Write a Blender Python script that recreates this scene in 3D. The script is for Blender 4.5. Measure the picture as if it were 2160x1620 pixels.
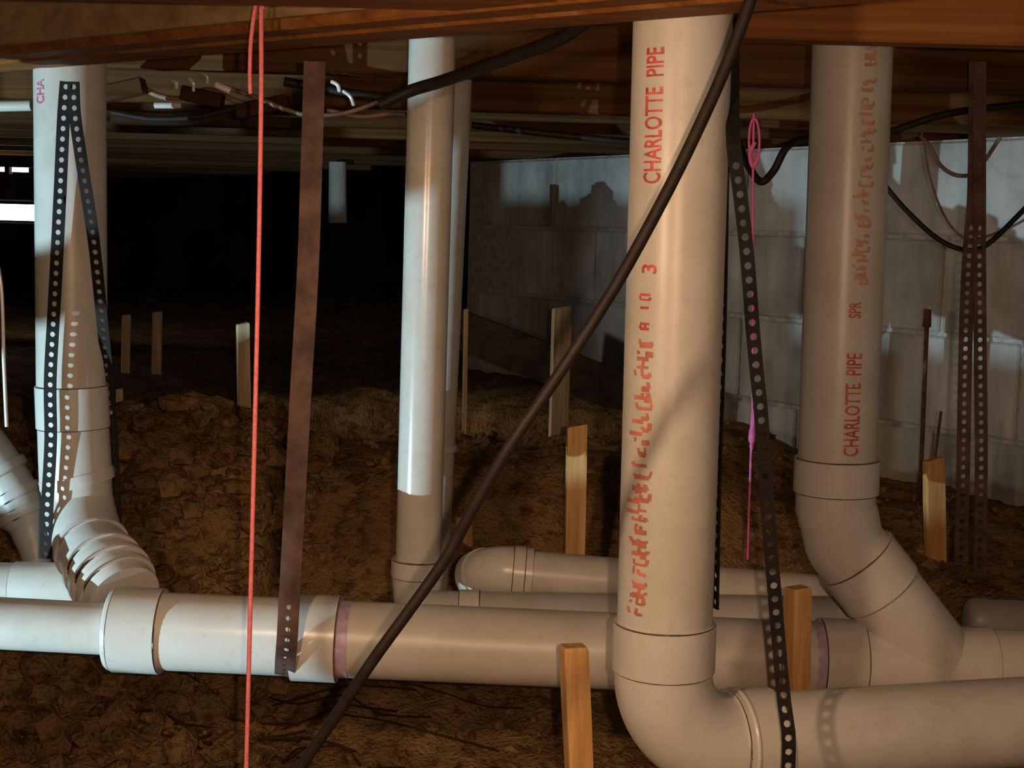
import bpy, bmesh, math, random
from mathutils import Vector, Matrix, noise
random.seed(7)
for o in list(bpy.data.objects): bpy.data.objects.remove(o)
SC = bpy.context.scene; COL = SC.collection
PI = math.pi

# ------------------------------------------------------------------ camera
CZ = 0.80; F = 3000.0
pitch = math.radians(6.2); roll = math.radians(1.55)
fw = Vector((0, math.cos(pitch), -math.sin(pitch)))
r0 = Vector((1, 0, 0)); u0 = Vector((0, math.sin(pitch), math.cos(pitch)))
CR = r0*math.cos(roll) + u0*math.sin(roll)
CU = u0*math.cos(roll) - r0*math.sin(roll)
CP = Vector((0, 0, CZ))
cd = bpy.data.cameras.new('camera'); cam = bpy.data.objects.new('camera', cd); COL.objects.link(cam)
cd.sensor_width = 36; cd.lens = 36*F/2160; cd.clip_start = 0.02
cam.matrix_world = Matrix(((CR.x, CU.x, -fw.x, CP.x), (CR.y, CU.y, -fw.y, CP.y), (CR.z, CU.z, -fw.z, CP.z), (0, 0, 0, 1)))
SC.camera = cam
def W(x, y, Y):
    """pixel of the photograph -> world point at real distance Y"""
    d = fw + CR*((x-1080)/F) - CU*((y-810)/F)
    return CP + d*(Y/d.y)

# ------------------------------------------------------------------ world, lights, exposure
w = bpy.data.worlds.new('world'); SC.world = w; w.use_nodes = True
w.node_tree.nodes['Background'].inputs[0].default_value = (0.72, 0.66, 0.52, 1)
w.node_tree.nodes['Background'].inputs[1].default_value = 0.2
def lamp(name, kind, loc, power, col, rad, target=None, ang=None, blend=.2):
    l = bpy.data.lights.new(name, kind); l.energy = power; l.color = col; l.shadow_soft_size = rad
    o = bpy.data.objects.new(name, l); COL.objects.link(o); o.location = loc
    if target is not None:
        o.rotation_euler = (Vector(target)-Vector(loc)).to_track_quat('-Z', 'Y').to_euler()
    if ang: l.spot_size = math.radians(ang); l.spot_blend = blend
    return o
lamp('phone_flash', 'SPOT', (0.035, 0.0, CZ+.01), 21, (1, .59, .35), .006, (0, 2, .55), 100, .6)
lamp('warm_work_light', 'SPOT', (-0.36, 0.55, CZ+.02), 14.5, (1, .64, .38), .026, (.30, 1.5, .36), 100, .7)
lamp('cool_work_light', 'SPOT', (-1.55, 0.80, .08), 128, (.55, .86, 1), .003, (-.1, 1.9, .75), 112, .5)
lamp('wall_fill_light', 'SPOT', (-1.42, 3.10, CZ+.0), 13.5, (1, .95, .86), .03, (.62, 3.25, .66), 58, .6)  # unseen fill lamp added to brighten the block wall
SC.view_settings.view_transform = 'Standard'; SC.view_settings.look = 'None'
SC.view_settings.exposure = 0.22; SC.view_settings.gamma = 1; SC.view_settings.use_curve_mapping = False

# ------------------------------------------------------------------ materials
def nodes(name):
    m = bpy.data.materials.new(name); m.use_nodes = True
    nt = m.node_tree; b = nt.nodes['Principled BSDF']
    return m, nt, b
def ramp(nt, fac, stops):
    r = nt.nodes.new('ShaderNodeValToRGB'); e = r.color_ramp.elements
    while len(e) < len(stops): e.new(.5)
    for k, (p, c) in enumerate(stops): e[k].position = p; e[k].color = (*c, 1)
    nt.links.new(fac, r.inputs[0]); return r.outputs[0]
def coords(nt, scale, rnd=True):
    t = nt.nodes.new('ShaderNodeTexCoord'); mp = nt.nodes.new('ShaderNodeMapping')
    mp.inputs['Scale'].default_value = scale
    nt.links.new(t.outputs['Object'], mp.inputs[0])
    if rnd:
        oi = nt.nodes.new('ShaderNodeObjectInfo'); mu = nt.nodes.new('ShaderNodeMath'); mu.operation = 'MULTIPLY'
        mu.inputs[1].default_value = 37.0; nt.links.new(oi.outputs['Random'], mu.inputs[0])
        nt.links.new(mu.outputs[0], mp.inputs['Location'])
    return mp.outputs[0]
def noi(nt, vec, scale, detail=4, rough=.55, dist=0):
    n = nt.nodes.new('ShaderNodeTexNoise'); n.inputs['Scale'].default_value = scale
    n.inputs['Detail'].default_value = detail; n.inputs['Roughness'].default_value = rough
    n.inputs['Distortion'].default_value = dist
    nt.links.new(vec, n.inputs['Vector']); return n.outputs[0]
def bump(nt, b, h, s, d=.01):
    n = nt.nodes.new('ShaderNodeBump'); n.inputs['Strength'].default_value = s; n.inputs['Distance'].default_value = d
    nt.links.new(h, n.inputs['Height']); nt.links.new(n.outputs[0], b.inputs['Normal'])
def mixc(nt, fac, a, c, mode='MIX'):
    m = nt.nodes.new('ShaderNodeMix'); m.data_type = 'RGBA'; m.blend_type = mode
    nt.links.new(fac, m.inputs[0]) if not isinstance(fac, float) else setattr(m.inputs[0], 'default_value', fac)
    for s, v in ((6, a), (7, c)):
        if isinstance(v, tuple): m.inputs[s].default_value = (*v, 1)
        else: nt.links.new(v, m.inputs[s])
    return m.outputs[2]

def pvc(name, c, rough=.36, dirt=.5):
    m, nt, b = nodes(name)
    v = coords(nt, (1, 1, 1))
    n1 = noi(nt, v, 14, 5, .6); n2 = noi(nt, v, 90, 3, .6)
    dk = tuple(x*f for x, f in zip(c, (.78, .72, .62)))
    base = ramp(nt, n1, [(.38, tuple(a*(1-dirt)+d*dirt for a, d in zip(c, dk))), (.62, c)])
    sp = ramp(nt, n2, [(.30, (.55, .5, .42)), (.40, (1, 1, 1))])
    nt.links.new(mixc(nt, .18, base, sp, 'MULTIPLY'), b.inputs['Base Color'])
    b.inputs['Roughness'].default_value = rough
    bump(nt, b, n2, .08, .001)
    return m
def plain(name, c, rough=.5, metal=0, var=.25, scale=40, bmp=.1, emit=0):
    m, nt, b = nodes(name)
    v = coords(nt, (1, 1, 1)); n = noi(nt, v, scale, 4)
    nt.links.new(ramp(nt, n, [(.3, tuple(x*(1-var) for x in c)), (.7, tuple(min(1, x*(1+var)) for x in c))]), b.inputs['Base Color'])
    b.inputs['Roughness'].default_value = rough; b.inputs['Metallic'].default_value = metal
    b.inputs['Specular IOR Level'].default_value = .22 if max(c) < .2 else .5
    if bmp: bump(nt, b, n, bmp, .002)
    if emit:
        b.inputs['Emission Color'].default_value = (*c, 1); b.inputs['Emission Strength'].default_value = emit
    return m
def wood(name, dark, light, scale, rough=.65):
    m, nt, b = nodes(name)
    v = coords(nt, scale)
    n1 = noi(nt, v, 1, 5, .6, .15)
    v2 = coords(nt, tuple(s*3.2 for s in scale)); n2 = noi(nt, v2, 1, 3, .5)
    c1 = ramp(nt, n1, [(.32, dark), (.5, tuple((a+c)/2 for a, c in zip(dark, light))), (.68, light)])
    c2 = ramp(nt, n2, [(.3, (.62, .56, .5)), (.6, (1, 1, 1))])
    nt.links.new(mixc(nt, .7, c1, c2, 'MULTIPLY'), b.inputs['Base Color'])
    b.inputs['Roughness'].default_value = rough; b.inputs['Specular IOR Level'].default_value = .12
    bump(nt, b, n1, .25, .002)
    return m
M = {}
M['pvc'] = pvc('pvc_white', (.56, .545, .51))
M['pvc_gloss'] = pvc('pvc_glossy', (.56, .545, .51), .22)
M['pvc_fit'] = pvc('pvc_fitting', (.58, .565, .53), .28, .3)
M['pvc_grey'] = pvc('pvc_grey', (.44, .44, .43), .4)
M['primer'] = plain('purple_primer', (.45, .33, .45), .4, 0, .35, 60, 0)
M['joint'] = plain('joint_dark', (.05, .03, .02), .8, 0, .4, 60, 0)
M['ink'] = plain('red_ink', (.52, .085, .065), .5, 0, .45, 120, 0)
M['ink2'] = plain('purple_ink', (.55, .14, .28), .5, 0, .4, 120, 0)
M['inkfade'] = plain('faded_red_ink', (.50, .265, .18), .5, 0, .25, 60, 0)
M['inkmid'] = plain('half_worn_red_ink', (.50, .17, .11), .5, 0, .3, 60, 0)
M['strap'] = plain('black_strap', (.009, .007, .007), .7, 0, .3, 60)
M['strap_brown'] = plain('rusty_strap', (.11, .066, .052), .6, .2, .45, 35, .2)
M['cable'] = plain('black_cable', (.018, .013, .011), .55, 0, .3, 80, .15)
M['wire'] = plain('brown_wire', (.20, .12, .09), .5, 0, .3, 50)
M['string'] = plain('red_string', (.84, .21, .24), .7, 0, .2, 300, .3)
M['pink'] = plain('pink_string', (.75, .16, .45), .7, 0, .2, 300, .3)
M['metal'] = plain('galvanised', (.85, .85, .85), .3, .2, .15, 30)
M['rust'] = plain('rusted_steel', (.12, .055, .03), .8, .3, .5, 60, .3)
M['joist'] = wood('joist_wood', (.045, .018, .005), (.14, .064, .019), (.7, 45, 45))
M['beam'] = wood('beam_wood', (.15, .05, .010), (.27, .115, .032), (.6, 40, 40))
M['tan'] = wood('tan_board', (.24, .155, .07), (.36, .25, .125), (1.2, 22, 22))
M['sub'] = wood('subfloor_wood', (.16, .09, .04), (.34, .2, .1), (2, 14, 30))
M['stake'] = wood('stake_wood', (.52, .26, .085), (.80, .50, .22), (40, 40, 2.2), .6)
M['stake2'] = wood('weathered_stake', (.52, .38, .21), (.80, .66, .44), (40, 40, 2.5), .7)
M['wood_and_shade'] = wood('timber_and_shade', (.028, .015, .007), (.06, .034, .016), (4, 30, 30), .8)  # tone also carries the shadow band of the slanted board
M['daylight'] = plain('daylight', (1, .95, .97), .5, 0, 0, 5, 0, 6)
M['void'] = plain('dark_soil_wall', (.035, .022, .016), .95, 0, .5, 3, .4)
M['clear'] = None
def dirt():
    m, nt, b = nodes('dirt')
    v = coords(nt, (1, 1, 1), False)
    n1 = noi(nt, v, 5, 6, .6); n2 = noi(nt, v, 38, 5, .65); n3 = noi(nt, v, 140, 3, .6)
    a = ramp(nt, n1, [(.35, (.22, .125, .05)), (.65, (.46, .285, .125))])
    s = ramp(nt, n2, [(.36, (.25, .22, .2)), (.5, (.85, .83, .8)), (.7, (1.0, 1.0, .95))])
    nt.links.new(mixc(nt, .85, a, s, 'MULTIPLY'), b.inputs['Base Color'])
    b.inputs['Roughness'].default_value = .95; b.inputs['Specular IOR Level'].default_value = .1
    ad = nt.nodes.new('ShaderNodeMath'); ad.operation = 'ADD'
    nt.links.new(n2, ad.inputs[0]); nt.links.new(n3, ad.inputs[1]); bump(nt, b, ad.outputs[0], .9, .012)
    return m
M['dirt'] = dirt()
def concrete():
    m, nt, b = nodes('concrete_block')
    v = coords(nt, (1, 1, 1)); vs = coords(nt, (9, 9, 1.2))
    n1 = noi(nt, v, 5, 5, .6); n2 = noi(nt, vs, 1, 5, .6); n3 = noi(nt, v, 130, 3)
    a = ramp(nt, n2, [(.3, (.34, .34, .33)), (.55, (.54, .535, .51)), (.75, (.70, .70, .68))])
    s = ramp(nt, n1, [(.33, (.55, .5, .42)), (.6, (1, 1, 1))])
    nt.links.new(mixc(nt, .8, a, s, 'MULTIPLY'), b.inputs['Base Color'])
    b.inputs['Roughness'].default_value = .92; bump(nt, b, n3, .4, .004)
    return m
M['block'] = concrete()
M['mortar'] = plain('mortar', (.42, .41, .38), .95, 0, .3, 60, .5)

# ------------------------------------------------------------------ object helpers
ORG = {}
def tag(o, label=None, cat=None, group=None, kind=None):
    for k, v in (('label', label), ('category', cat), ('group', group), ('kind', kind)):
        if v: o[k] = v
    return o
def thing(name, loc, label, cat, group=None):
    o = bpy.data.objects.new(name, None); o.empty_display_size = .05; COL.objects.link(o)
    o.location = loc; ORG[o.name] = Vector(loc); return tag(o, label, cat, group)
def obj(name, vf, mat, parent=None, smooth=True, angle=40):
    vs, fs = vf
    vs = [Vector(v) for v in vs]
    if parent is not None: org = ORG[parent.name]
    else:
        lo = Vector([min(v[i] for v in vs) for i in range(3)]); hi = Vector([max(v[i] for v in vs) for i in range(3)])
        org = Vector(((lo.x+hi.x)/2, (lo.y+hi.y)/2, lo.z))
    me = bpy.data.meshes.new(name); me.from_pydata([v-org for v in vs], [], fs)
    bm = bmesh.new(); bm.from_mesh(me); bmesh.ops.recalc_face_normals(bm, faces=bm.faces); bm.to_mesh(me); bm.free()
    if isinstance(mat, str): mat = M[mat]
    me.materials.append(mat)
    if smooth:
        me.shade_smooth(); me.set_sharp_from_angle(angle=math.radians(angle))
    o = bpy.data.objects.new(name, me); COL.objects.link(o)
    if parent is not None: o.parent = parent
    else: o.location = org
    ORG[o.name] = org
    return o
def join(*parts):
    V, Fc = [], []
    for v, f in parts:
        n = len(V); V += list(v); Fc += [tuple(i+n for i in q) for q in f]
    return V, Fc
def tube(pts, rad, seg=28, cap=True):
    pts = [Vector(p) for p in pts]; n = len(pts)
    if not hasattr(rad, '__len__'): rad = [rad]*n
    tan = []
    for i in range(n):
        a = i
        while a > 0 and (pts[i]-pts[a]).length < 1e-5: a -= 1
        c = i
        while c < n-1 and (pts[c]-pts[i]).length < 1e-5: c += 1
        a2 = max(0, a-1) if a == i else a
        c2 = min(n-1, c+1) if c == i else c
        t = pts[c2]-pts[a2]
        if t.length < 1e-7: t = Vector((0, 0, 1))
        tan.append(t.normalized())
    up = Vector((0, -1, 0)) if abs(tan[0].y) < .9 else Vector((0, 0, 1))
    u = (up - tan[0]*up.dot(tan[0])).normalized()
    V, Fc = [], []
    for i in range(n):
        u = (u - tan[i]*u.dot(tan[i])).normalized(); v = tan[i].cross(u)
        for k in range(seg):
            a = 2*PI*k/seg
            V.append(pts[i] + (u*math.cos(a) + v*math.sin(a))*rad[i])
    for i in range(n-1):
        for k in range(seg):
            k2 = (k+1) % seg
            Fc.append((i*seg+k, i*seg+k2, (i+1)*seg+k2, (i+1)*seg+k))
    if cap:
        Fc.append(tuple(range(seg-1, -1, -1))); Fc.append(tuple((n-1)*seg+k for k in range(seg)))
    return V, Fc
def smoothpath(pts, n=8):
    pts = [Vector(p) for p in pts]; out = []
    P = [pts[0]*2-pts[1]] + pts + [pts[-1]*2-pts[-2]]
    for i in range(1, len(P)-2):
        for k in range(n):
            t = k/n
            a, b, c, d = P[i-1], P[i], P[i+1], P[i+2]
            out.append(.5*((2*b) + (c-a)*t + (2*a-5*b+4*c-d)*t*t + (3*b-a-3*c+d)*t**3))
    out.append(pts[-1]); return out
def resample(pts, step):
    pts = [Vector(p) for p in pts]; out = [pts[0].copy()]; acc = 0
    for a, b in zip(pts, pts[1:]):
        L = (b-a).length; s = step-acc
        while s <= L: out.append(a.lerp(b, s/L)); s += step
        acc = L-(s-step)
    return out
def collar(a, b, r, bev=.0025, seg=36):
    """a moulded hub: short cylinder with rounded rims"""
    a, b = Vector(a), Vector(b); t = (b-a).normalized()
    ri = r-.0017; dp = min(.008, (b-a).length*.3)
    return tube([a+t*dp, a+t*dp, a, a, a+t*bev*.5, b-t*bev*.5, b, b, b-t*dp, b-t*dp], [r*.80, ri, ri, r-bev*.4, r, r, r-bev*.4, ri, ri, r*.80], seg)
def hub(name, a, b, r, parent, mat='pvc_fit', bev=.0025):
    a, b = Vector(a), Vector(b); t = (b-a).normalized()
    o = obj(name, collar(a, b, r, bev), mat, parent)
    for p in (a+t*.0006, b-t*.0006):      # dark ring set in each joint gap
        obj('joint_line', tube([p-t*.0004, p-t*.0004, p+t*.0004, p+t*.0004], [r*.82, r-.0012, r-.0012, r*.82], 36), 'joint', parent)
    return o
def box(c, ax, ay, az, hx, hy, hz):
    c = Vector(c); V = []
    for sx in (-1, 1):
        for sy in (-1, 1):
            for sz in (-1, 1): V.append(c + ax*(sx*hx) + ay*(sy*hy) + az*(sz*hz))
    return V, [(0, 1, 3, 2), (4, 6, 7, 5), (0, 4, 5, 1), (2, 3, 7, 6), (0, 2, 6, 4), (1, 5, 7, 3)]
def rbox(c, ax, ay, az, hx, hy, hz, bev=.002):
    bm = bmesh.new()
    v, f = box(c, ax, ay, az, hx, hy, hz)
    bv = [bm.verts.new(x) for x in v]
    for q in f: bm.faces.new([bv[i] for i in q])
    bmesh.ops.recalc_face_normals(bm, faces=bm.faces)
    bmesh.ops.bevel(bm, geom=list(bm.edges), offset=bev, segments=1, affect='EDGES')
    bm.verts.index_update()
    out = [v.co.copy() for v in bm.verts], [tuple(v.index for v in q.verts) for q in bm.faces]
    bm.free(); return out
EX, EY, EZ = Vector((1, 0, 0)), Vector((0, 1, 0)), Vector((0, 0, 1))
def band(path, width, nrm, pitch=.0127, hole=.0031, th=.0009, twist=None, solid=None):
    """perforated hanger strap with real punched holes along a path"""
    pts = resample(path, pitch); V, Fc = [], []
    nrm = Vector(nrm); n = len(pts)
    fr = []
    for i in range(n):
        t = (pts[min(n-1, i+1)]-pts[max(0, i-1)]).normalized()
        N = nrm
        if twist: N = Matrix.Rotation(twist(i/(n-1)), 3, t) @ nrm
        N = (N - t*N.dot(t)).normalized(); fr.append((t, N, t.cross(N)))
    for i in range(n-1):
        a, b = pts[i], pts[i+1]; m = (a+b)/2; t = (b-a).normalized()
        sa, sb = fr[i][2]*width/2, fr[i+1][2]*width/2
        N = (fr[i][1]+fr[i+1][1]).normalized(); s = ((sa+sb)/2); sw = s.normalized()
        outer = [a-sa, (a-sa+b-sb)/2, b-sb, b, b+sb, (a+sa+b+sb)/2, a+sa, a]
        inner = [m + sw*(math.cos(g)*hole) + t*(math.sin(g)*hole) for g in
                 (PI*1.25, PI, PI*.75, PI*.5, PI*.25, 0, -PI*.25, -PI*.5)]
        k0 = len(V)
        if solid and proj(m)[1] < solid: inner = [m.lerp(p, .03) for p in inner]
        for off in (-th, th): V += [p+N*off for p in outer] + [p+N*off for p in inner]
        for k in range(8):
            q = (k+1) % 8
            Fc.append((k0+k, k0+q, k0+8+q, k0+8+k)); Fc.append((k0+16+k, k0+24+k, k0+24+q, k0+16+q))
            Fc.append((k0+8+k, k0+8+q, k0+24+q, k0+24+k))
            if k in (0, 1, 4, 5): Fc.append((k0+k, k0+16+k, k0+16+q, k0+q))
    return V, Fc
def lettering(text, size, axis0, axis1, r, theta, start, parent, mat, name='lettering', stretch=1, wear=0):
    """text printed round a pipe, reading upwards"""
    cu = bpy.data.curves.new('t', 'FONT'); cu.body = text; cu.size = 1; cu.resolution_u = 3; cu.offset = .016
    to = bpy.data.objects.new('t', cu); COL.objects.link(to)
    dg = bpy.context.evaluated_depsgraph_get(); me = bpy.data.meshes.new_from_object(to.evaluated_get(dg))
    bpy.data.objects.remove(to)
    bm = bmesh.new(); bm.from_mesh(me); bmesh.ops.triangulate(bm, faces=bm.faces)
    for _ in range(3):
        e = [x for x in bm.edges if x.calc_length() > .16]
        if e: bmesh.ops.subdivide_edges(bm, edges=e, cuts=1); bmesh.ops.triangulate(bm, faces=bm.faces)
    if wear:
        rg = random.Random(len(text))
        kill = [f for f in bm.faces if noise.noise(f.calc_center_median()*2.2) > 1-wear or rg.random() < wear*.25]
        bmesh.ops.delete(bm, geom=kill, context='FACES')
    bm.verts.index_update()
    t = (Vector(axis1)-Vector(axis0)).normalized()
    fx = (EX - t*EX.dot(t)).normalized(); fy = t.cross(fx)
    V = []
    for v in bm.verts:
        a = theta - (v.co.y-.35)*size/r
        p = Vector(axis0) + t*(start + v.co.x*size*stretch)
        V.append(p + (fx*math.sin(a) - fy*math.cos(a))*(r+.0006))
    Fc = [tuple(v.index for v in f.verts) for f in bm.faces]; bm.free()
    return obj(name, (V, Fc), mat, parent, False)
def worn_print(axis0, axis1, r, theta, s0, s1, size, parent, mat, seed, dens=1.0):
    """print too worn to read: broken strokes in rows"""
    rg = random.Random(seed); V, Fc = [], []
    t = (Vector(axis1)-Vector(axis0)).normalized()
    fx = (EX - t*EX.dot(t)).normalized(); fy = t.cross(fx)
    def pt(s, v):
        a = theta - v/r
        return Vector(axis0) + t*s + (fx*math.sin(a) - fy*math.cos(a))*(r+.0006)
    def stroke(s, v, ds, dv, wd):
        n = 4; k0 = len(V)
        for k in range(n):
            u = k/(n-1); V.append(pt(s+ds*u-(wd if abs(dv) > abs(ds) else 0), v+dv*u-(0 if abs(dv) > abs(ds) else wd)))
            V.append(pt(s+ds*u+(wd if abs(dv) > abs(ds) else 0), v+dv*u+(0 if abs(dv) > abs(ds) else wd)))
        for k in range(n-1): Fc.append((k0+2*k, k0+2*k+1, k0+2*k+3, k0+2*k+2))
    s = s0
    while s < s1:
        if rg.random() < dens:
            s += rg.uniform(-.1, .1)*size; off = rg.uniform(-.12, .12)*size
            h = size*rg.uniform(.7, 1); wd = size*.11; ww = size*.42
            stroke(s, -h/2+off, rg.uniform(-.3, .3)*wd, h*rg.choice((1, 1, .5)), wd*rg.uniform(.6, 1.4))
            for q in (-.5, 0, .5):
                if rg.random() < .55: stroke(s, q*h+off, ww*rg.uniform(.4, 1), rg.uniform(-.15, .15)*h, wd*rg.uniform(.5, 1.2))
            if rg.random() < .5: stroke(s+ww, rg.choice((-.5, 0))*h+off, 0, h*rg.choice((.5, 1)), wd)
        s += size*.56
    return tag(obj('worn_print', (V, Fc), mat, parent, False), kind='stuff')

# ------------------------------------------------------------------ the setting: ground
def sst(a, b, x):
    t = max(0, min(1, (x-a)/(b-a))); return t*t*(3-2*t)
def ground(X, Y):
    p = Vector((X*1.3, Y*1.3, 0))
    ye = 2.36 + .05*noise.noise(p*1.5) - .33*sst(.45, .75, X) - .1*sst(.2, .35, X)
    zp = .375 - .10*sst(.35, .6, X)
    zt = .01 + .15*sst(1.65, 2.35, Y)
    z = zt + (zp-zt)*sst(ye-.04, ye+.2, Y)
    z -= .10*sst(2.92, 2.98, Y)*(1-sst(3.30, 3.42, Y))*(1-sst(.3, .5, X))
    z -= .02*sst(3.3, 4.5, Y)
    # loose heap on the left
    hx = (.55+.45*sst(-.95, -.7, X))*sst(-1.6, -1.2, X)*(1-sst(-.42, -.32, X+.03*noise.noise(p*6)))
    hy = sst(1.9, 2.38, Y)*(1-sst(2.55, 2.9, Y))
    z = max(z, .03 + .42*hx*hy)
    # spoil banked at the foot of the block wall
    z += .10*math.exp(-((X-.52)/.16)**2 - ((Y-2.9)/.3)**2)
    z += .02*noise.noise(Vector((X*4, Y*4, 3))) + .012*noise.noise(Vector((X*13, Y*13, 1)))
    z += hx*hy*.035*noise.noise(Vector((X*14, Y*14, 7)))
    rough = .5 + 1.6*hx*hy
    z += rough*.014*noise.noise(Vector((X*30, Y*30, 5))) + rough*.007*noise.noise(Vector((X*70, Y*70, 9)))
    return z
xs = [-4+.1*i for i in range(27)] + [-1.35+.012*i for i in range(225)] + [1.36+.1*i for i in range(8)]
ys = [-1.0+.1*i for i in range(22)] + [1.2+.011*i for i in range(222)] + [3.65+.06*i for i in range(94)]
V = [(X, Y, ground(X, Y)) for Y in ys for X in xs]; nx = len(xs)
Fc = [(j*nx+i, j*nx+i+1, (j+1)*nx+i+1, (j+1)*nx+i) for j in range(len(ys)-1) for i in range(nx-1)]
floor = tag(obj('floor', (V, Fc), 'dirt', None, True, 180), 'rough brown dirt floor of the crawl space, dug into a trench', None, None, 'structure')
# crumbs and clods of soil
def WA_X(Y): return .977 - .6646*(Y-2.87)
V, Fc = [], []
ico = bmesh.new(); bmesh.ops.create_icosphere(ico, subdivisions=1, radius=1)
iv = [v.co.copy() for v in ico.verts]; ifc = [tuple(v.index for v in f.verts) for f in ico.faces]; ico.free()
for k in range(4200):
    if k < 2600: X = random.uniform(-1.1, -.33); Y = random.uniform(1.85, 2.75); s = random.choice((.007, .010, .015, .022))*random.uniform(.6, 1.4)
    else: X = random.uniform(-1.0, 1.1); Y = random.uniform(1.5, 3.0); s = random.choice((.004, .006, .009))*random.uniform(.6, 1.4)
    if X > WA_X(Y)-.06: continue
    z = ground(X, Y); n0 = len(V); e = Vector((random.uniform(.7, 1.4), random.uniform(.7, 1.4), random.uniform(.6, 1)))
    for v in iv:
        q = v*(1+.3*random.uniform(-1, 1)); V.append((X+q.x*s*e.x, Y+q.y*s*e.y, z+q.z*s*e.z+s*.35))
    Fc += [tuple(i+n0 for i in f) for f in ifc]
tag(obj('soil_clods', (V, Fc), 'dirt', None, False), 'loose brown soil clods scattered over the trench and heap', 'soil', None, 'stuff')

# ------------------------------------------------------------------ the setting: block wall on the right
WA = Vector((.977, 2.87, 0)); WD = Vector((-.5535, .8328, 0)); WN = Vector((-.8328, -.5535, 0))   # wall line, faces camera side
wtop = CZ + .21; CH = .2032; BL = .4064
s0, s1 = -2.2, 2.05
mid = WA + WD*((s0+s1)/2) - WN*(-.0) 
wall = obj('wall_right', box(WA + WD*((s0+s1)/2) - WN*.108 + EZ*(wtop-2.6*CH-.0), WD, WN, EZ, (s1-s0)/2, .10, 2.6*CH), 'mortar', None, False)
tag(wall, 'grey concrete block foundation wall', None, None, 'structure')
bv0, bf0 = rbox((0, 0, 0), WD, WN, EZ, BL/2-.0045, .098, CH/2-.0045, .004)
for c in range(5):
    off = (.5*BL if c % 2 else 0) + .11
    n = int((s1-s0)/BL)+1
    for k in range(n):
        a = s0 + off + k*BL - BL/2
        if a < s0+BL/2-.01 or a+BL/2 > s1+.001: continue
        cc = WA + WD*a - WN*(.098+random.uniform(-.0012, .0012)) + EZ*(wtop-CH*(c+.5))
        b = obj('block', ([v+cc for v in bv0], bf0), 'block', wall, False)
        b.location = (0, 0, 0)
# dark far end of the crawl space
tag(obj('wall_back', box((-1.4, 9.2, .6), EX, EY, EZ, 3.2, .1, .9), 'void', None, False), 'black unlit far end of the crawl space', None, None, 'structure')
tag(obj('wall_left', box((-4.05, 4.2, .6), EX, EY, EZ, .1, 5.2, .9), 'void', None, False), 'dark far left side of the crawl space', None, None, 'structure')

# ------------------------------------------------------------------ the setting: floor framing overhead
ceil = tag(obj('ceiling', box((-.9, 4.1, CZ+.21+.245), EX, EY, EZ, 3.3, 5.2, .01), 'sub', None, False), 'wooden subfloor on joists overhead', None, None, 'structure')
JB = CZ + .21
def joist(Y, x0=-4.0, x1=None, zb=JB, h=.234, t=.038, yaw=0, mat='joist'):
    if x1 is None: x1 = WA.x + WD.x/WD.y*(Y-WA.y) + .2
    c = Vector(((x0+x1)/2, Y+t/2, zb+h/2))
    ax = Vector((math.cos(yaw), math.sin(yaw), 0)); ay = Vector((-math.sin(yaw), math.cos(yaw), 0))
    v, f = rbox((0, 0, 0), ax, ay, EZ, (x1-x0)/2, t/2, h/2, .003)
    return obj('joist', ([q+c for q in v], f), mat, ceil, False)
joist(1.17, -2, .03, CZ+.185, .24, .08, math.radians(0), 'beam')
joist(1.50, .21, 1.2, CZ+.203, .24, .038, 0, 'beam')
Y = 2.06; k = 0
while Y < 9:
    joist(Y, -3.9, None, JB+random.uniform(-.004, .004) - (.012 if k in (1,) else 0)); Y += .36 if k < 5 else .406; k += 1
# three-ply girder running across the joists
g0, g1 = Vector((-1.9, 1.86+.767*1.23, 0)), Vector((.9, 1.86-.767*1.57, 0))
gd = (g1-g0).normalized(); gn = Vector((-gd.y, gd.x, 0))
for k in range(3):
    c = (g0+g1)/2 - gn*(.0190+.038*k) + EZ*(CZ+.18+.13+random.uniform(0, .004))
    v, f = rbox(c, gd, gn, EZ, (g1-g0).length/2, .0188, .13, .003)
    obj('girder_ply', (v, f), 'beam', ceil, False)
v, f = rbox((g0+g1)/2 - gn*(.114+.0065) + EZ*(CZ+.18+.14), gd, gn, EZ, (g1-g0).length/2, .006, .128, .002)
obj('fascia_board', (v, f), 'tan', ceil, False)

# ------------------------------------------------------------------ pipes
R3, R2, R15 = .0445, .0302, .024
def lerp(a, b, t): return Vector(a).lerp(Vector(b), t)
def ext(a, b, d):
    a, b = Vector(a), Vector(b); return b + (b-a).normalized()*d
def arc(p, d0, d1, R, n=12):
    """bend from direction d0 to d1 starting at p"""
    d0, d1 = Vector(d0).normalized(), Vector(d1).normalized()
    ang = d0.angle(d1); side = (d1 - d0*d1.dot(d0)).normalized(); c = Vector(p) + side*R
    return [c - side*(R*math.cos(ang*k/n)) + d0*(R*math.sin(ang*k/n)) for k in range(n+1)]

# --- front stack: riser with red print, elbow, run to the right
top, bot = W(1441, 20, 1.30), W(1402, 1310, 1.30)
fs = thing('drain_stack', (bot.x, bot.y, .25), 'thick peach-lit plastic riser with clear red print, turning right at an elbow', 'pipe', 'drain stacks')
up = ext(bot, top, .10)
dn = (bot-top).normalized()
fr = obj('pipe', tube([bot+dn*.03, up], R3, 48), 'pvc', fs)
lettering('CHARLOTTE  PIPE', .0245, bot, top, R3, math.radians(-38), (bot-W(1429, 392, 1.30)).length, fr, 'ink', stretch=.60)
lettering('3', .021, bot, top, R3, math.radians(-38), (bot-W(1418, 578, 1.30)).length, fr, 'ink')
worn_print(bot, top, R3, math.radians(-42), (bot-W(1418, 690, 1.30)).length, (bot-W(1418, 610, 1.30)).length, .011, fr, 'ink', 3, .5)
worn_print(bot, top, R3, math.radians(-41), .015, (bot-W(1418, 705, 1.30)).length, .0175, fr, 'inkmid', 11, 1.0)
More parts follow.
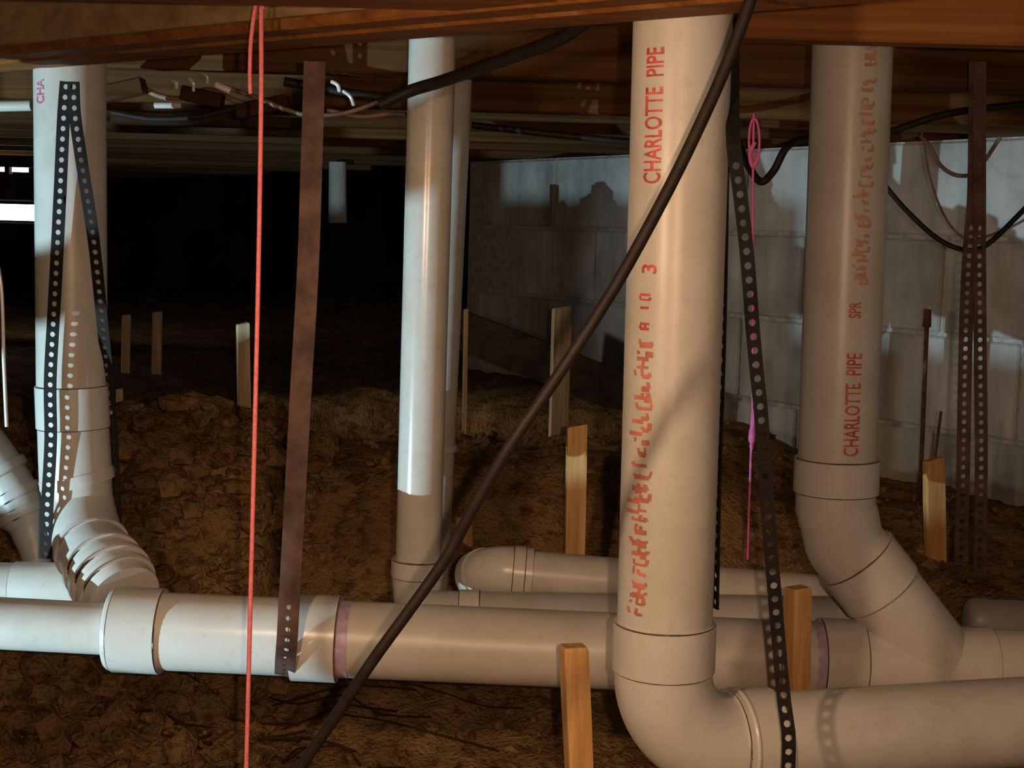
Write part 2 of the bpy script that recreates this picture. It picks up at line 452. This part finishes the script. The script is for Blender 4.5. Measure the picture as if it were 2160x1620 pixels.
hb = bot + dn*.047
hub('hub', bot, hb, .0482, fs, 'pvc_fit')
hdir = Vector((.96, .28, -.01)).normalized()
p0 = hb + dn*.002
a = arc(p0, dn, hdir, .074, 16)
el = obj('elbow', tube([hb-dn*.004]+a, [.0462]+[.0462]*len(a), 44), 'pvc_fit', fs)
e = a[-1]
hub('hub', e-hdir*.002, e+hdir*.042, .0495, fs, 'pvc_fit')
obj('rim', tube(smoothpath([e+hdir*.006+(Vector((math.cos(t), 0, 0))*0) + (hdir.cross(EZ)*math.cos(t)+EZ*math.sin(t))*.0494 for t in [2*PI*k/24 for k in range(25)]], 2), .0022, 8), 'pvc_fit', fs)
obj('pipe', tube([e+hdir*.03, e+hdir*.9], R3, 44), 'pvc', fs)

# --- main drain line
ym = 1.62
m0, m1 = W(240, 1327, ym), W(2600, 1430, ym)
md = (m1-m0).normalized()
def onmain(px):
    c = Vector(m0); best = min(range(0, 1400), key=lambda k: abs(px - proj(c+md*(k*.001-.05))[0])); return c+md*(best*.001-.05)
def proj(p):
    d = Vector(p)-CP; z = d.dot(fw); return 1080+F*d.dot(CR)/z, 810-F*d.dot(CU)/z
ml = thing('main_drain_line', onmain(1000)-EZ*.0445, 'long pale horizontal drain pipe with a reducing coupling at its left', 'pipe')
A = onmain(244); B_ = onmain(345); C_ = onmain(602); D_ = onmain(618); E_ = onmain(716)
s2 = W(-200, 1304, ym)
e2 = A + md*.002
obj('pipe', tube([s2, e2], R2, 40), 'pvc', ml)
pd = (e2-s2).normalized()
pr = obj('primer_band', tube([e2-pd*.013, e2-pd*.002], R2+.0004, 40, False), 'primer', ml)
obj('reducer_bushing', tube([A-md*.006, A-md*.006, A-md*.003, A+md*.002], [.031, .0455, .0478, .0478], 40), 'pvc_fit', ml)
cp = obj('coupling', tube([A, A, B_+md*.001, C_, D_, E_], [.03, .0445, .0450, .0452, .0452, .0452], 44), 'pvc_fit', ml)
hub('hub', A, B_, .0498, cp, 'pvc_fit')
hub('hub', D_, E_, .0505, cp, 'pvc_fit')
obj('primer_band', tube([E_-md*.0005, E_+md*.013], R3+.0004, 44, False), 'primer', ml)
WY0, WY1 = onmain(1728), onmain(1816)
obj('pipe', tube([E_-md*.01, WY0+md*.02], R3, 48), 'pvc', ml)
obj('primer_band', tube([WY0-md*.010, WY0], R3+.0004, 44, False), 'primer', ml)
wy = obj('wye', tube([WY0, WY1, onmain(2085), onmain(2085), m1], [.046, .0465, .0465, .0445, .0445], 48), 'pvc_fit', ml)
hub('hub', WY0, WY1, .0492, wy, 'pvc_fit')
b1, b2 = W(1860, 1245, ym), W(1985, 1405, ym)
obj('branch', tube([b1, b2], .0462, 44), 'pvc_fit', wy)
b0 = W(1806, 1176, ym)
hub('hub', b0, W(1861, 1246, ym), .0490, wy, 'pvc_fit')

# --- right stack
t2, q2 = W(1800, 60, ym), W(1766, 965, ym)
rs = thing('drain_stack', (q2.x, q2.y, q2.z-.14), 'dim brown plastic riser with smeared red print dropping into an angled elbow', 'pipe', 'drain stacks')
rp = obj('pipe', tube([q2-EZ*.02, ext(q2, t2, .08)], R3, 44), 'pvc', rs)
lettering('CHARLOTTE  PIPE', .0245, q2, t2, R3, math.radians(6), .008, rp, 'ink', stretch=.59)
lettering('SPR', .0185, q2, t2, R3, math.radians(4), .163, rp, 'ink', stretch=.62, wear=.1)
worn_print(q2, t2, R3, math.radians(12), .20, .52, .016, rp, 'inkfade', 5, .9)
dn2 = (q2-t2).normalized(); h2 = q2 + dn2*.041
hub('hub', q2, h2, .0487, rs, 'pvc_fit')
bd = (b1-b0).normalized()
pa = [h2-dn2*.005, h2+dn2*.012] + smoothpath([h2+dn2*.02, W(1770, 1095, ym), b0-bd*.022, b0+bd*.004], 8)
obj('elbow', tube(pa, [.0455]*len(pa), 44), 'pvc_fit', rs)

# --- middle stack and the one behind it
yA = 1.86
t3, q3 = W(913, 60, yA), W(882, 1178, yA)
ms = thing('drain_stack', (q3.x, q3.y, q3.z-.12), 'slim riser with a blue-white lit band and bright streak, ending in a tapered hub', 'pipe', 'drain stacks')
obj('pipe', tube([q3-EZ*.02, ext(q3, t3, .08)], R2, 36), 'pvc_gloss', ms)
dn3 = (q3-t3).normalized(); h3 = q3+dn3*.024
hub('hub', q3, h3, .0360, ms, 'pvc_fit')
obj('reducer', tube([h3, h3+dn3*.006, h3+dn3*.045, h3+dn3*.10], [.0352, .0345, .0295, .0295], 36), 'pvc_fit', ms)
yB = 2.15
t4, q4 = W(958, 60, yB), W(902, 1290, yB)
bs = thing('drain_stack', (q4.x, q4.y, q4.z), 'slim riser half hidden close behind another riser, blue at mid height', 'pipe', 'drain stacks')
obj('pipe', tube([q4, ext(q4, t4, .08)], R2, 36), 'pvc_gloss', bs)
q5 = W(921, 940, yB)
obj('coupling_rim', tube([W(922, 935, yB), W(921, 948, yB)], [.0312, .0312], 36), 'pvc_fit', bs)

# --- rear branch with an elbow end, above a grey run
yR = 1.84
pA0, pA1 = W(1106, 1208, yR), W(1850, 1272, yR)
ra = thing('branch_pipe', (pA0.x, pA0.y, pA0.z-.04), 'speckled white pipe behind the main line with an elbow on its left end', 'pipe', 'pipes behind the main line')
obj('pipe', tube([pA0-EX*.004, pA1], R2, 36), 'pvc', ra)
ad = (pA0-pA1).normalized()
ap = [pA0-ad*.01, pA0+ad*.012] + arc(pA0+ad*.012, ad, Vector((-.35, .85, -.42)), .042, 10)
eo = obj('elbow', tube(ap, [.0335]*2+[.0335]*11, 36), 'pvc_fit', ra)
hub('hub', pA0-ad*.001, pA0+ad*.016, .0348, eo, 'pvc_fit')
ed = (ap[-1]-ap[-2]).normalized()
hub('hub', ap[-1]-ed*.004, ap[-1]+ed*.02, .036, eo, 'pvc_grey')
yG = 1.77
g0_, g1_ = W(900, 1296, yG), W(1790, 1308, yG)
rb = thing('branch_pipe', (g0_.x, g0_.y, g0_.z-.04), 'grey pipe showing as a thin strip just above the main line', 'pipe', 'pipes behind the main line')
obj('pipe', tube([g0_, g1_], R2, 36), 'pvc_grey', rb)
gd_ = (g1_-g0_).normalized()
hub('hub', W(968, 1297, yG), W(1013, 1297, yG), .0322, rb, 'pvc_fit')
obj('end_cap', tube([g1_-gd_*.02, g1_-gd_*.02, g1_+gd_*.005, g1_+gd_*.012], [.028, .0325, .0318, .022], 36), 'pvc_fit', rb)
yC = 2.0
c0, c1 = W(2052, 1308, yC), W(2500, 1320, yC)
cc = thing('capped_pipe', (c0.x, c0.y, c0.z-.03), 'blue-grey pipe with a rounded closed end at the right edge', 'pipe')
obj('pipe', tube([c0, c1], R2, 36), 'pvc_grey', cc)
cdv = (c0-c1).normalized()
obj('end_cap', tube([c0-cdv*.02, c0-cdv*.02, c0+cdv*.002, c0+cdv*.008, c0+cdv*.011], [.029, .0315, .0315, .027, .018], 36), 'pvc_grey', cc)

# --- left stack
yL = 1.83
t6, q6 = W(147, 90, yL), W(152, 812, yL)
ls = thing('drain_stack', (q6.x, q6.y, q6.z-.3), 'thick pale riser under a black strap, with stacked ring hubs at its foot', 'pipe', 'drain stacks')
lp = obj('pipe', tube([q6-EZ*.02, ext(q6, t6, .08)], R3, 44), 'pvc', ls)
lettering('CHA', .0205, q6, t6, R3, math.radians(-36), (q6-W(148, 226, yL)).length, lp, 'ink2', stretch=.70)
h6 = W(155, 902, yL)
hub('hub', q6, h6, .0468, ls, 'pvc_fit')
k6 = W(160, 1000, yL)
bdy = obj('fitting_body', tube([h6, k6, k6+EZ*-.02], [.0452, .0462, .0455], 44), 'pvc_fit', ls)
k7 = W(166, 1022, yL)
obj('rim', tube([k6+EZ*.001, k6+EZ*.001, k7, k7], [.044, .0482, .0482, .044], 44), 'pvc_fit', ls)
sp = smoothpath([k6, W(168, 1075, yL-.006), W(190, 1150, yL-.05), W(228, 1212, yL-.115), W(262, 1262, yL-.15)], 8)
obj('elbow', tube(sp, [.0450]*len(sp), 40), 'pvc_fit', ls)
def ring(i, r, L, m='pvc_fit'):
    d = (sp[i+1]-sp[i-1]).normalized(); hub('ring_hub', sp[i]-d*L/2, sp[i]+d*L/2, r, ls, m)
ring(17, .0480, .010); ring(22, .0500, .012); ring(25, .0515, .012); ring(28, .0500, .01)
# left horizontal stub and sweep elbow
yS = 1.80
u0_, u1_ = W(-160, 1232, yS), W(172, 1240, yS)
st = thing('branch_pipe', (u0_.x, u0_.y, u0_.z-.04), 'short pipe with a pale blue sleeve above the left end of the main line', 'pipe')
obj('pipe', tube([u0_, u1_], R2, 36), 'pvc', st)
obj('sleeve', collar(W(30, 1236, yS), W(176, 1240, yS), .0318), 'pvc_fit', st)
sw = smoothpath([W(-190, 800, 1.92), W(-70, 905, 1.92), W(10, 1010, 1.92), W(62, 1110, 1.91), W(84, 1215, 1.89)], 8)
se = thing('sweep_elbow', (sw[-1].x, sw[-1].y, sw[-1].z), 'grey curved elbow with raised rings coming in from the left edge', 'pipe')
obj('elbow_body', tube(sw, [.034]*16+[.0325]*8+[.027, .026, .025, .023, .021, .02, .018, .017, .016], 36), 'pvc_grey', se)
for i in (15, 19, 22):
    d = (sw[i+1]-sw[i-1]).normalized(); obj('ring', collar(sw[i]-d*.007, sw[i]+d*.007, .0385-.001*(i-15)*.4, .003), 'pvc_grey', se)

# ------------------------------------------------------------------ hanger straps
def strap(label, mat, bands, cat='strap'):
    b0 = bands[0]['path'][-1]
    t = thing('hanger_strap', (b0.x, b0.y, min(v.z for b in bands for v in b['path'])), label, cat, 'pipe hanger straps')
    for b in bands:
        obj('perforated_band', band(b['path'], b['w'], b['n'], twist=b.get('tw'), hole=b.get('h', .0034), solid=b.get('s')), mat, t, False)
    return t
ysx = yL - .062
pl = smoothpath([W(140, 172, ysx), W(134, 250, ysx), W(127, 400, ysx), W(117, 600, ysx), W(106, 800, ysx), W(107, 930, ysx), W(99, 1080, ysx), W(97, 1185, ysx)], 6)
prr = smoothpath([W(155, 172, ysx-.002), W(158, 240, ysx), W(172, 340, ysx), W(197, 500, ysx+.01), W(214, 660, ysx+.03), W(228, 800, ysx+.06), W(238, 950, ysx+.07), W(246, 1120, ysx+.06)], 6)
strap('black perforated strap forking down over the thick left riser', 'strap', [dict(path=pl, w=.0155, n=-EY), dict(path=prr, w=.0145, n=-EY)])
yst = 1.555
pm = smoothpath([W(664, 130, yst+.02), W(658, 320, yst+.01), W(650, 560, yst), W(636, 800, yst), W(625, 1000, yst), W(614, 1200, yst-.001), W(610, 1270, yst-.002), W(606, 1345, yst-.003), W(602, 1395, yst+.01), W(600, 1432, yst+.045)], 6)
strap('wide rusty brown strap hanging straight down to the main line coupling', 'strap_brown', [dict(path=pm, w=.0235, n=-EY, h=.0030, s=1265)])
yf = 1.27
p1 = smoothpath([W(1546, 40, yf+.05), W(1545, 180, yf+.03), W(1547, 300, yf), W(1560, 400, yf), W(1576, 540, yf), W(1590, 720, yf), W(1606, 880, yf), W(1618, 1060, yf), W(1632, 1230, yf), W(1644, 1370, yf), W(1654, 1480, yf-.02), W(1664, 1560, yf-.03), W(1660, 1680, yf-.03)], 6)
p2 = smoothpath([W(1549, 40, yf+.05), W(1538, 180, yf+.04), W(1531, 320, yf+.04), W(1524, 700, yf+.04), W(1514, 1000, yf+.04), W(1508, 1300, yf+.04)], 6)
strap('black perforated strap looping down beside the peach-lit front riser', 'strap', [dict(path=p1, w=.0125, n=-EY, s=320), dict(path=p2, w=.012, n=Vector((-.93, -.36, 0)), s=400)])
yr = 1.95
p1 = smoothpath([W(2058, 130, yr), W(2055, 400, yr), W(2043, 560, yr), W(2036, 760, yr), W(2032, 980, yr), W(2026, 1200, yr)], 6)
p2 = smoothpath([W(2066, 130, yr-.004), W(2066, 400, yr-.004), W(2066, 560, yr-.004), W(2068, 760, yr-.004), W(2070, 980, yr-.004), W(2066, 1215, yr-.004)], 6)
strap('twin brown perforated straps hanging near the right edge', 'strap_brown', [dict(path=p1, w=.0185, n=-EY, h=.0036, s=470), dict(path=p2, w=.0175, n=-EY, h=.0036, s=470)])

# ------------------------------------------------------------------ cables and strings
def cable(name, pts, r, mat, label, cat, n=8, seg=12, group=None):
    return tag(obj(name, tube(smoothpath(pts, n), r, seg), mat), label, cat, group)
cable('cable', [W(1600, -60, 1.10), W(1583, 0, 1.10), W(1545, 105, 1.10), W(1500, 212, 1.10), W(1424, 372, 1.10), W(1330, 548, 1.10), W(1266, 655, 1.10), W(1180, 788, 1.10),
      W(1078, 937, 1.10), W(1005, 1060, 1.11), W(940, 1178, 1.12), W(865, 1285, 1.12), W(790, 1388, 1.12), W(715, 1500, 1.13), W(632, 1622, 1.14), W(590, 1690, 1.14)], .0048, 'cable',
      'black cable slanting across the whole view in front of everything', 'cable')
ty = 1.33
ssr = thing('plumb_string', W(520, 1700, ty), 'red mason string hanging straight down from a loop at the top', 'string')
obj('line', tube(smoothpath([W(552, -60, ty), W(551, 60, ty), W(551, 200, ty), W(547, 480, ty), W(541, 760, ty), W(534, 1050, ty), W(527, 1320, ty), W(519, 1640, ty), W(517, 1700, ty)], 6), .0022, 10), 'string', ssr)
obj('loop', tube(smoothpath([W(556, 20, ty-.004), W(545, -6, ty-.004), W(536, 30, ty-.004), W(529, 90, ty-.002), W(527, 150, ty), W(528, 198, ty)], 6), .0019, 10), 'string', ssr)
yp = 1.9
pk = thing('plumb_string', W(1577, 1180, yp), 'thin pink string with a loop knot, hanging behind the black strap', 'string')
obj('line', tube(smoothpath([W(1590, 240, yp), W(1588, 400, yp), W(1588, 600, yp), W(1588, 840, yp), W(1584, 960, yp), W(1580, 1080, yp), W(1577, 1180, yp)], 5), .0016, 8), 'pink', pk)
lp_ = [W(1591+11*math.sin(t), 298-48*math.cos(t), yp-.004) for t in [2*PI*k/14 for k in range(15)]]
obj('loop', tube(smoothpath(lp_, 3), .0016, 8), 'pink', pk)
obj('tail', tube(smoothpath([W(1592, 300, yp-.004), W(1582, 325, yp-.004), W(1588, 352, yp-.004), W(1598, 335, yp-.004)], 4), .0028, 8), 'pink', pk)
obj('knot_tag', tube(smoothpath([W(1591, 845, yp), W(1590, 880, yp), W(1587, 920, yp), W(1585, 950, yp)], 4), [.0015]*3+[.004]*4+[.0052]*3+[.003]*2+[.0016], 10), 'pink', pk)
cable('cable', [W(800, 222, 1.68), W(865, 192, 1.68), W(930, 172, 1.66), W(1000, 148, 1.62), W(1090, 116, 1.56), W(1180, 82, 1.5), W(1235, 45, 1.46), W(1280, 0, 1.42)], .0072, 'cable',
      'thick black cable sagging across the top of the slim riser', 'cable')
cable('cable', [W(995, 264, 2.3), W(1100, 276, 2.3), W(1220, 289, 2.3), W(1330, 299, 2.3), W(1440, 300, 2.3), W(1548, 305, 2.2), W(1575, 345, 2.1), W(1604, 383, 2.05), W(1632, 360, 2.05), W(1664, 306, 2.05), W(1720, 292, 2.1), W(1850, 285, 2.2), W(2000, 240, 2.2), W(2200, 215, 2.2)], .0056, 'cable',
      'black cable strung under the joists, dipping in a small sag', 'cable')
cable('cable', [W(1800, 290, 2.3), W(1870, 395, 2.3), W(1930, 462, 2.3), W(1985, 508, 2.28), W(2040, 528, 2.27), W(2085, 514, 2.27), W(2160, 442, 2.26), W(2230, 370, 2.26)], .0042, 'cable',
      'dark cable hanging in a wide loop against the block wall', 'cable')
cable('wire', [W(1940, 285, 2.5), W(1962, 310, 2.5), W(1985, 350, 2.5), W(2020, 370, 2.5), W(2060, 360, 2.5), W(2110, 290, 2.5)], .0036, 'wire', 'brown wire in a short loop under the joists at right', 'wire')
cable('wire', [W(1945, 280, 2.52), W(1958, 360, 2.52), W(1980, 430, 2.52), W(2010, 482, 2.52), W(2050, 505, 2.52), W(2130, 480, 2.52), W(2200, 440, 2.52)], .0022, 'wire', 'thin brown wire crossing the upper right of the block wall', 'wire')
cable('wire', [W(460, 178, 1.98), W(500, 192, 1.98), W(545, 207, 1.98), W(600, 230, 1.98), W(650, 242, 1.98), W(720, 240, 1.98), W(790, 218, 1.98), W(850, 190, 1.98)], .0032, 'wire', 'pinkish brown wire sagging below the joists beside the rusty strap', 'wire')
cable('wire', [W(-20, 500, 1.7), W(2, 600, 1.7), W(8, 760, 1.7), W(14, 900, 1.7)], .0022, 'metal', 'thin pale wire hanging at the left edge', 'wire')

# ------------------------------------------------------------------ wooden stakes
def stake(x0, y0, x1, y1, Y, wpx, label, mat='stake', yaw=.25, dep=.7, cham=.15, seed=1):
    a, b = W(x0, y0, Y), W(x1, y1, Y)
    wd = wpx*Y/F; rg = random.Random(seed)
    t = (a-b).normalized(); gz = min(ground(b.x, b.y) - .06, b.z)
    L = (a.z-gz)/t.z; base = a - t*L
    ax = Vector((math.cos(yaw), math.sin(yaw), 0)); ax = (ax - t*ax.dot(t)).normalized(); ay = t.cross(ax)
    V = []; n = 9
    lev = [(0, .15), (.05/L if L > .2 else .2, .98)] + [(.1+.9*k/n, 1) for k in range(1, n)] + [(1-.004/L, 1), (1, .9)]
    for u, s in lev:
        j = rg.uniform(-.02, .02)
        for sx, sy in ((-1, -1), (1, -1), (1, 1), (-1, 1)):
            V.append(base + t*(L*u) + ax*(sx*wd/2*s*(1+j)) + ay*(sy*wd*dep/2*s*(1+rg.uniform(-.03, .03))) + t*((cham*wd*sx*.5+rg.uniform(-.03, .03)*wd) if u > .97 else 0))
    Fc = []
    for i in range(len(lev)-1):
        for k in range(4): Fc.append((i*4+k, i*4+(k+1) % 4, i*4+4+(k+1) % 4, i*4+4+k))
    m = len(lev)*4; Fc += [(3, 2, 1, 0), (m-4, m-3, m-2, m-1)]
    return tag(obj('wooden_stake', (V, Fc), mat, None, False), label, 'stake', 'wooden stakes')
stake(1210, 1362, 1222, 1640, 1.42, 54, 'bright orange stake in front of the main line, nearest of all', yaw=.25, dep=.8, cham=-.05)
stake(1683, 1238, 1680, 1470, 1.50, 46, 'orange stake between the front elbow and the main line', yaw=.45, dep=.8, cham=.02, seed=2)
stake(1217, 897, 1212, 1165, 2.25, 42, 'tall stake rising behind the elbow end of the white branch pipe', yaw=.1, dep=.5, seed=3)
stake(1185, 648, 1178, 892, 3.1, 38, 'stake with a dark top standing before the block wall, beside the black cable', 'stake2', .3, .5, seed=4)
stake(980, 1087, 982, 1230, 2.42, 34, 'short stake just right of the slim risers, crossed by the cable', yaw=-.2, dep=.6, seed=5)
stake(512, 682, 516, 930, 2.85, 25, 'stake at the edge of the dirt heap, beside the red string', 'stake2', .5, .6, seed=6)
stake(332, 658, 330, 835, 4.0, 20, 'pale stake far back in the dark, right one of the far pair', 'stake2', .1, .5, seed=7)
stake(267, 664, 263, 860, 3.9, 18, 'dim stake far back in the dark, next to the thick left riser', 'stake2', .1, .5, seed=8)
stake(1969, 968, 1974, 1215, 2.35, 40, 'orange stake on the right below a rusty rod', yaw=.2, dep=.6, seed=9)
stake(983, 652, 980, 860, 3.3, 9, 'thin pale stake peeking out behind the slim risers', 'stake2', .1, .8, seed=10)
stake(490, 895, 492, 950, 2.6, 17, 'stub of a pale stake in the dirt heap', 'stake2', -.3, .8, seed=11)
stake(252, 820, 253, 865, 2.75, 15, 'short pale stake top against the thick left riser', 'stake2', .2, .8, seed=12)

def rod(pts, r, label):
    return tag(obj('rod_and_shadow', tube(pts, r, 8), 'rust'), label, 'rod', 'rusty rods')
rod([W(1985, 868, 2.42), W(1966, 1010, 2.42), W(1950, 1150, 2.42)], .0028, 'short rusty rod leaning above the orange stake')
rod([W(1957, 652, 2.75), W(1955, 690, 2.75), W(1955, 690, 2.75), W(1942, 1010, 2.75), W(1935, 1080, 2.75)], [.0075, .0085, .0045, .0045, .0045], 'long thin rod with a rusty tip, standing in for a shadow on the block wall')  # rod modelled in place of a narrow shadow and rust stain

# ------------------------------------------------------------------ overhead bits
def bit(name, a, b, r, mat, label, cat, grp=None, seg=20):
    a, b = Vector(a), Vector(b); t = (b-a).normalized()
    return tag(obj(name, tube([a, a, a+t*.002, b-t*.002, b, b], [r*.7, r*.95, r, r, r*.95, r*.7], seg), mat), label, cat, grp)
bit('water_pipe', W(-120, 226, 2.0), W(66, 222, 2.0), .0078, 'pvc', 'pale blue water pipe under the joists left of the thick riser', 'pipe', 'small water pipes')
bit('water_pipe', W(326, 222, 2.0), W(382, 222, 2.0), .0045, 'pvc', 'short pale water pipe stub under the joists', 'pipe', 'small water pipes')
for k, (x, y, x2, y2, s) in enumerate([(364, 170, 372, 186, 3), (400, 165, 408, 192, 2.4), (428, 155, 438, 175, 2), (700, 172, 716, 192, 3), (724, 192, 746, 222, 2.6)]):
    pts = smoothpath([W(x, y, 1.97), W((x+x2)/2+4, (y+y2)/2-3, 1.965), W(x2, y2, 1.97)], 4)
    lab = ['shiny bent nail under the joists, leftmost of its row', 'shiny bent nail under the joists, second in its row', 'shiny bent nail under the joists, just left of the wire end',
           'bright metal clip just right of the rusty strap top', 'bright bent metal strip below the clip by the rusty strap'][k]
    tag(obj('bent_nail' if k < 3 else 'metal_clip', tube(pts, s*.0009, 8), 'metal'), lab, 'nail' if k < 3 else 'clip', 'metal bits overhead')
bit('wire_end', W(455, 178, 1.975), W(486, 192, 1.975), .005, 'metal', 'shiny metal end on the sagging brown wire', 'ferrule')
def plank(x0, y0, x1, y1, Y, h, t, mat, label, cat='board', Y2=None):
    a, b = W(x0, y0, Y), W(x1, y1, Y2 or Y); ax = (b-a).normalized(); ay = (EY - ax*EY.dot(ax)).normalized(); az = ax.cross(ay)
    return tag(obj('board', rbox((a+b)/2, ax, ay, az, (b-a).length/2, t/2, h/2, .002), mat, None, False), label, cat, 'loose boards')
plank(640, 262, 240, 250, 2.5, .018, .05, 'wood_and_shade', 'dark narrow board nailed below the joists behind the red string')
plank(215, 200, 305, 180, 2.0, .022, .03, 'joist', 'short tan block under the joists right of the thick riser')
plank(960, 690, 1330, 835, 3.75, .10, .025, 'wood_and_shade', 'dark slanted board standing in for a shadow band on the block wall', 'board', 3.45)  # dark board added where a slanted shadow crosses the wall
tag(obj('lit_patch_sleeve', tube([W(712, 342, 5.0), W(712, 342, 5.0), W(712, 470, 5.0), W(712, 470, 5.0)], [.02, .030, .032, .02], 20), 'block'), 'short grey sleeve shaped as a dim lit patch behind the rusty strap', 'sleeve')  # invented sleeve, cut short to show only a lit patch

for pts, r, mt, lab in (
    ([(600, 172), (680, 186), (760, 200), (830, 205), (880, 196)], .0065, 'cable', 'black pipe insulation running under the joists to the slim riser'),
    ([(235, 236), (320, 250), (420, 246), (520, 224), (610, 232)], .0045, 'cable', 'dark cable sagging under the joists left of the red string'),
    ([(290, 176), (330, 200), (380, 208), (440, 190), (500, 214), (560, 232)], .0040, 'wire', 'dark tangled wire hanging above the short pale water pipe stub'),
    ([(690, 232), (760, 246), (830, 240), (900, 250)], .0035, 'wire', 'dark wire looping low between the rusty strap and the slim riser'),
    ):
    cable('cable' if mt == 'cable' else 'wire', [W(x, y, 2.02 if y < 260 else 2.6) for x, y in pts], r, mt, lab, 'cable' if mt == 'cable' else 'wire')
plank(385, 196, 470, 214, 2.0, .02, .03, 'wood_and_shade', 'dark blocking scrap beside the short pale water pipe stub')
plank(500, 236, 610, 214, 2.03, .02, .03, 'wood_and_shade', 'dark slanted scrap of wood just right of the red string')
# dry roots on the trench floor
parts = []
rg = random.Random(5)
for k in range(26):
    X = rg.uniform(-.62, -.25); Y = rg.uniform(1.75, 2.1); an = rg.uniform(-.5, .7); L = rg.uniform(.1, .3)
    P_ = []
    for q in range(5):
        xx = X + math.cos(an)*L*q/4 + rg.uniform(-.012, .012); yy = Y + math.sin(an)*L*q/4*.5 + rg.uniform(-.012, .012)
        P_.append(Vector((xx, yy, ground(xx, yy)+.006+.012*math.sin(PI*q/4))))
    parts.append(tube(smoothpath(P_, 3), rg.uniform(.0012, .0026), 5))
tag(obj('dry_roots', join(*parts), 'wood_and_shade'), 'thin dark dry roots lying on the dirt at lower left', 'roots', None, 'stuff')

# daylight coming through a vent far left
vt = thing('foundation_vent', W(20, 480, 5.0), 'bright daylight slots of a vent in the dark at the left edge', 'vent')
vb = W(30, 400, 5.06)
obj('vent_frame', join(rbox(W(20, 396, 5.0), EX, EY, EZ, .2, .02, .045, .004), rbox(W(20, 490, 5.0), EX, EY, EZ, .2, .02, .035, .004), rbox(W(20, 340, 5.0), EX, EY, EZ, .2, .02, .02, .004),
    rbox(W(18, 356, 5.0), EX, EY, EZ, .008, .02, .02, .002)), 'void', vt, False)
obj('light_slot', box(W(-40, 446, 5.015), EX, EY, EZ, .2, .003, .028), 'daylight', vt, False)
obj('light_slot', box(W(-40, 356, 5.015), EX, EY, EZ, .165, .003, .0075), 'daylight', vt, False)

# ------------------------------------------------------------------ light-blocking boards added around the cool work light (outside the picture at left)
L0 = Vector((-1.55, .80, .08)); az_ = math.radians(55)
ld = Vector((math.sin(az_), math.cos(az_), 0)); lx = Vector((ld.y, -ld.x, 0))
bt = thing('light_blocker', L0+ld*.3-EZ*.05, 'unseen boards added left of the pipes to band the cool light', 'board')
for e0, e1, a0, a1 in ((-.25, .148, 12, 54.6), (-.25, .095, 54.5, 62), (.13, .235, 12, 41.5), (.435, .50, 12, 62), (-.1, .56, 59.7, 92), (.262, .56, 55.3, 61), (.565, 1.1, 46.5, 92)):
    d = .30; c = L0 + ld*d + EZ*(d*(e0+e1)/2)
    x0, x1 = d*math.tan(math.radians(a0-55)), d*math.tan(math.radians(a1-55))
    obj('board', rbox(c + lx*((x0+x1)/2) - ld*(.006 if e0 == -.1 else .012 if e0 == .13 else 0), lx, ld, EZ, (x1-x0)/2, .003, d*(e1-e0)/2, .001), 'stake2', bt, False)
for s in (-.22, .21):
    c = L0 + ld*.318 + lx*s + EZ*.03
    obj('blocker_post', rbox(c, lx, ld, EZ, .015, .009, .19, .002), 'stake2', bt, False)
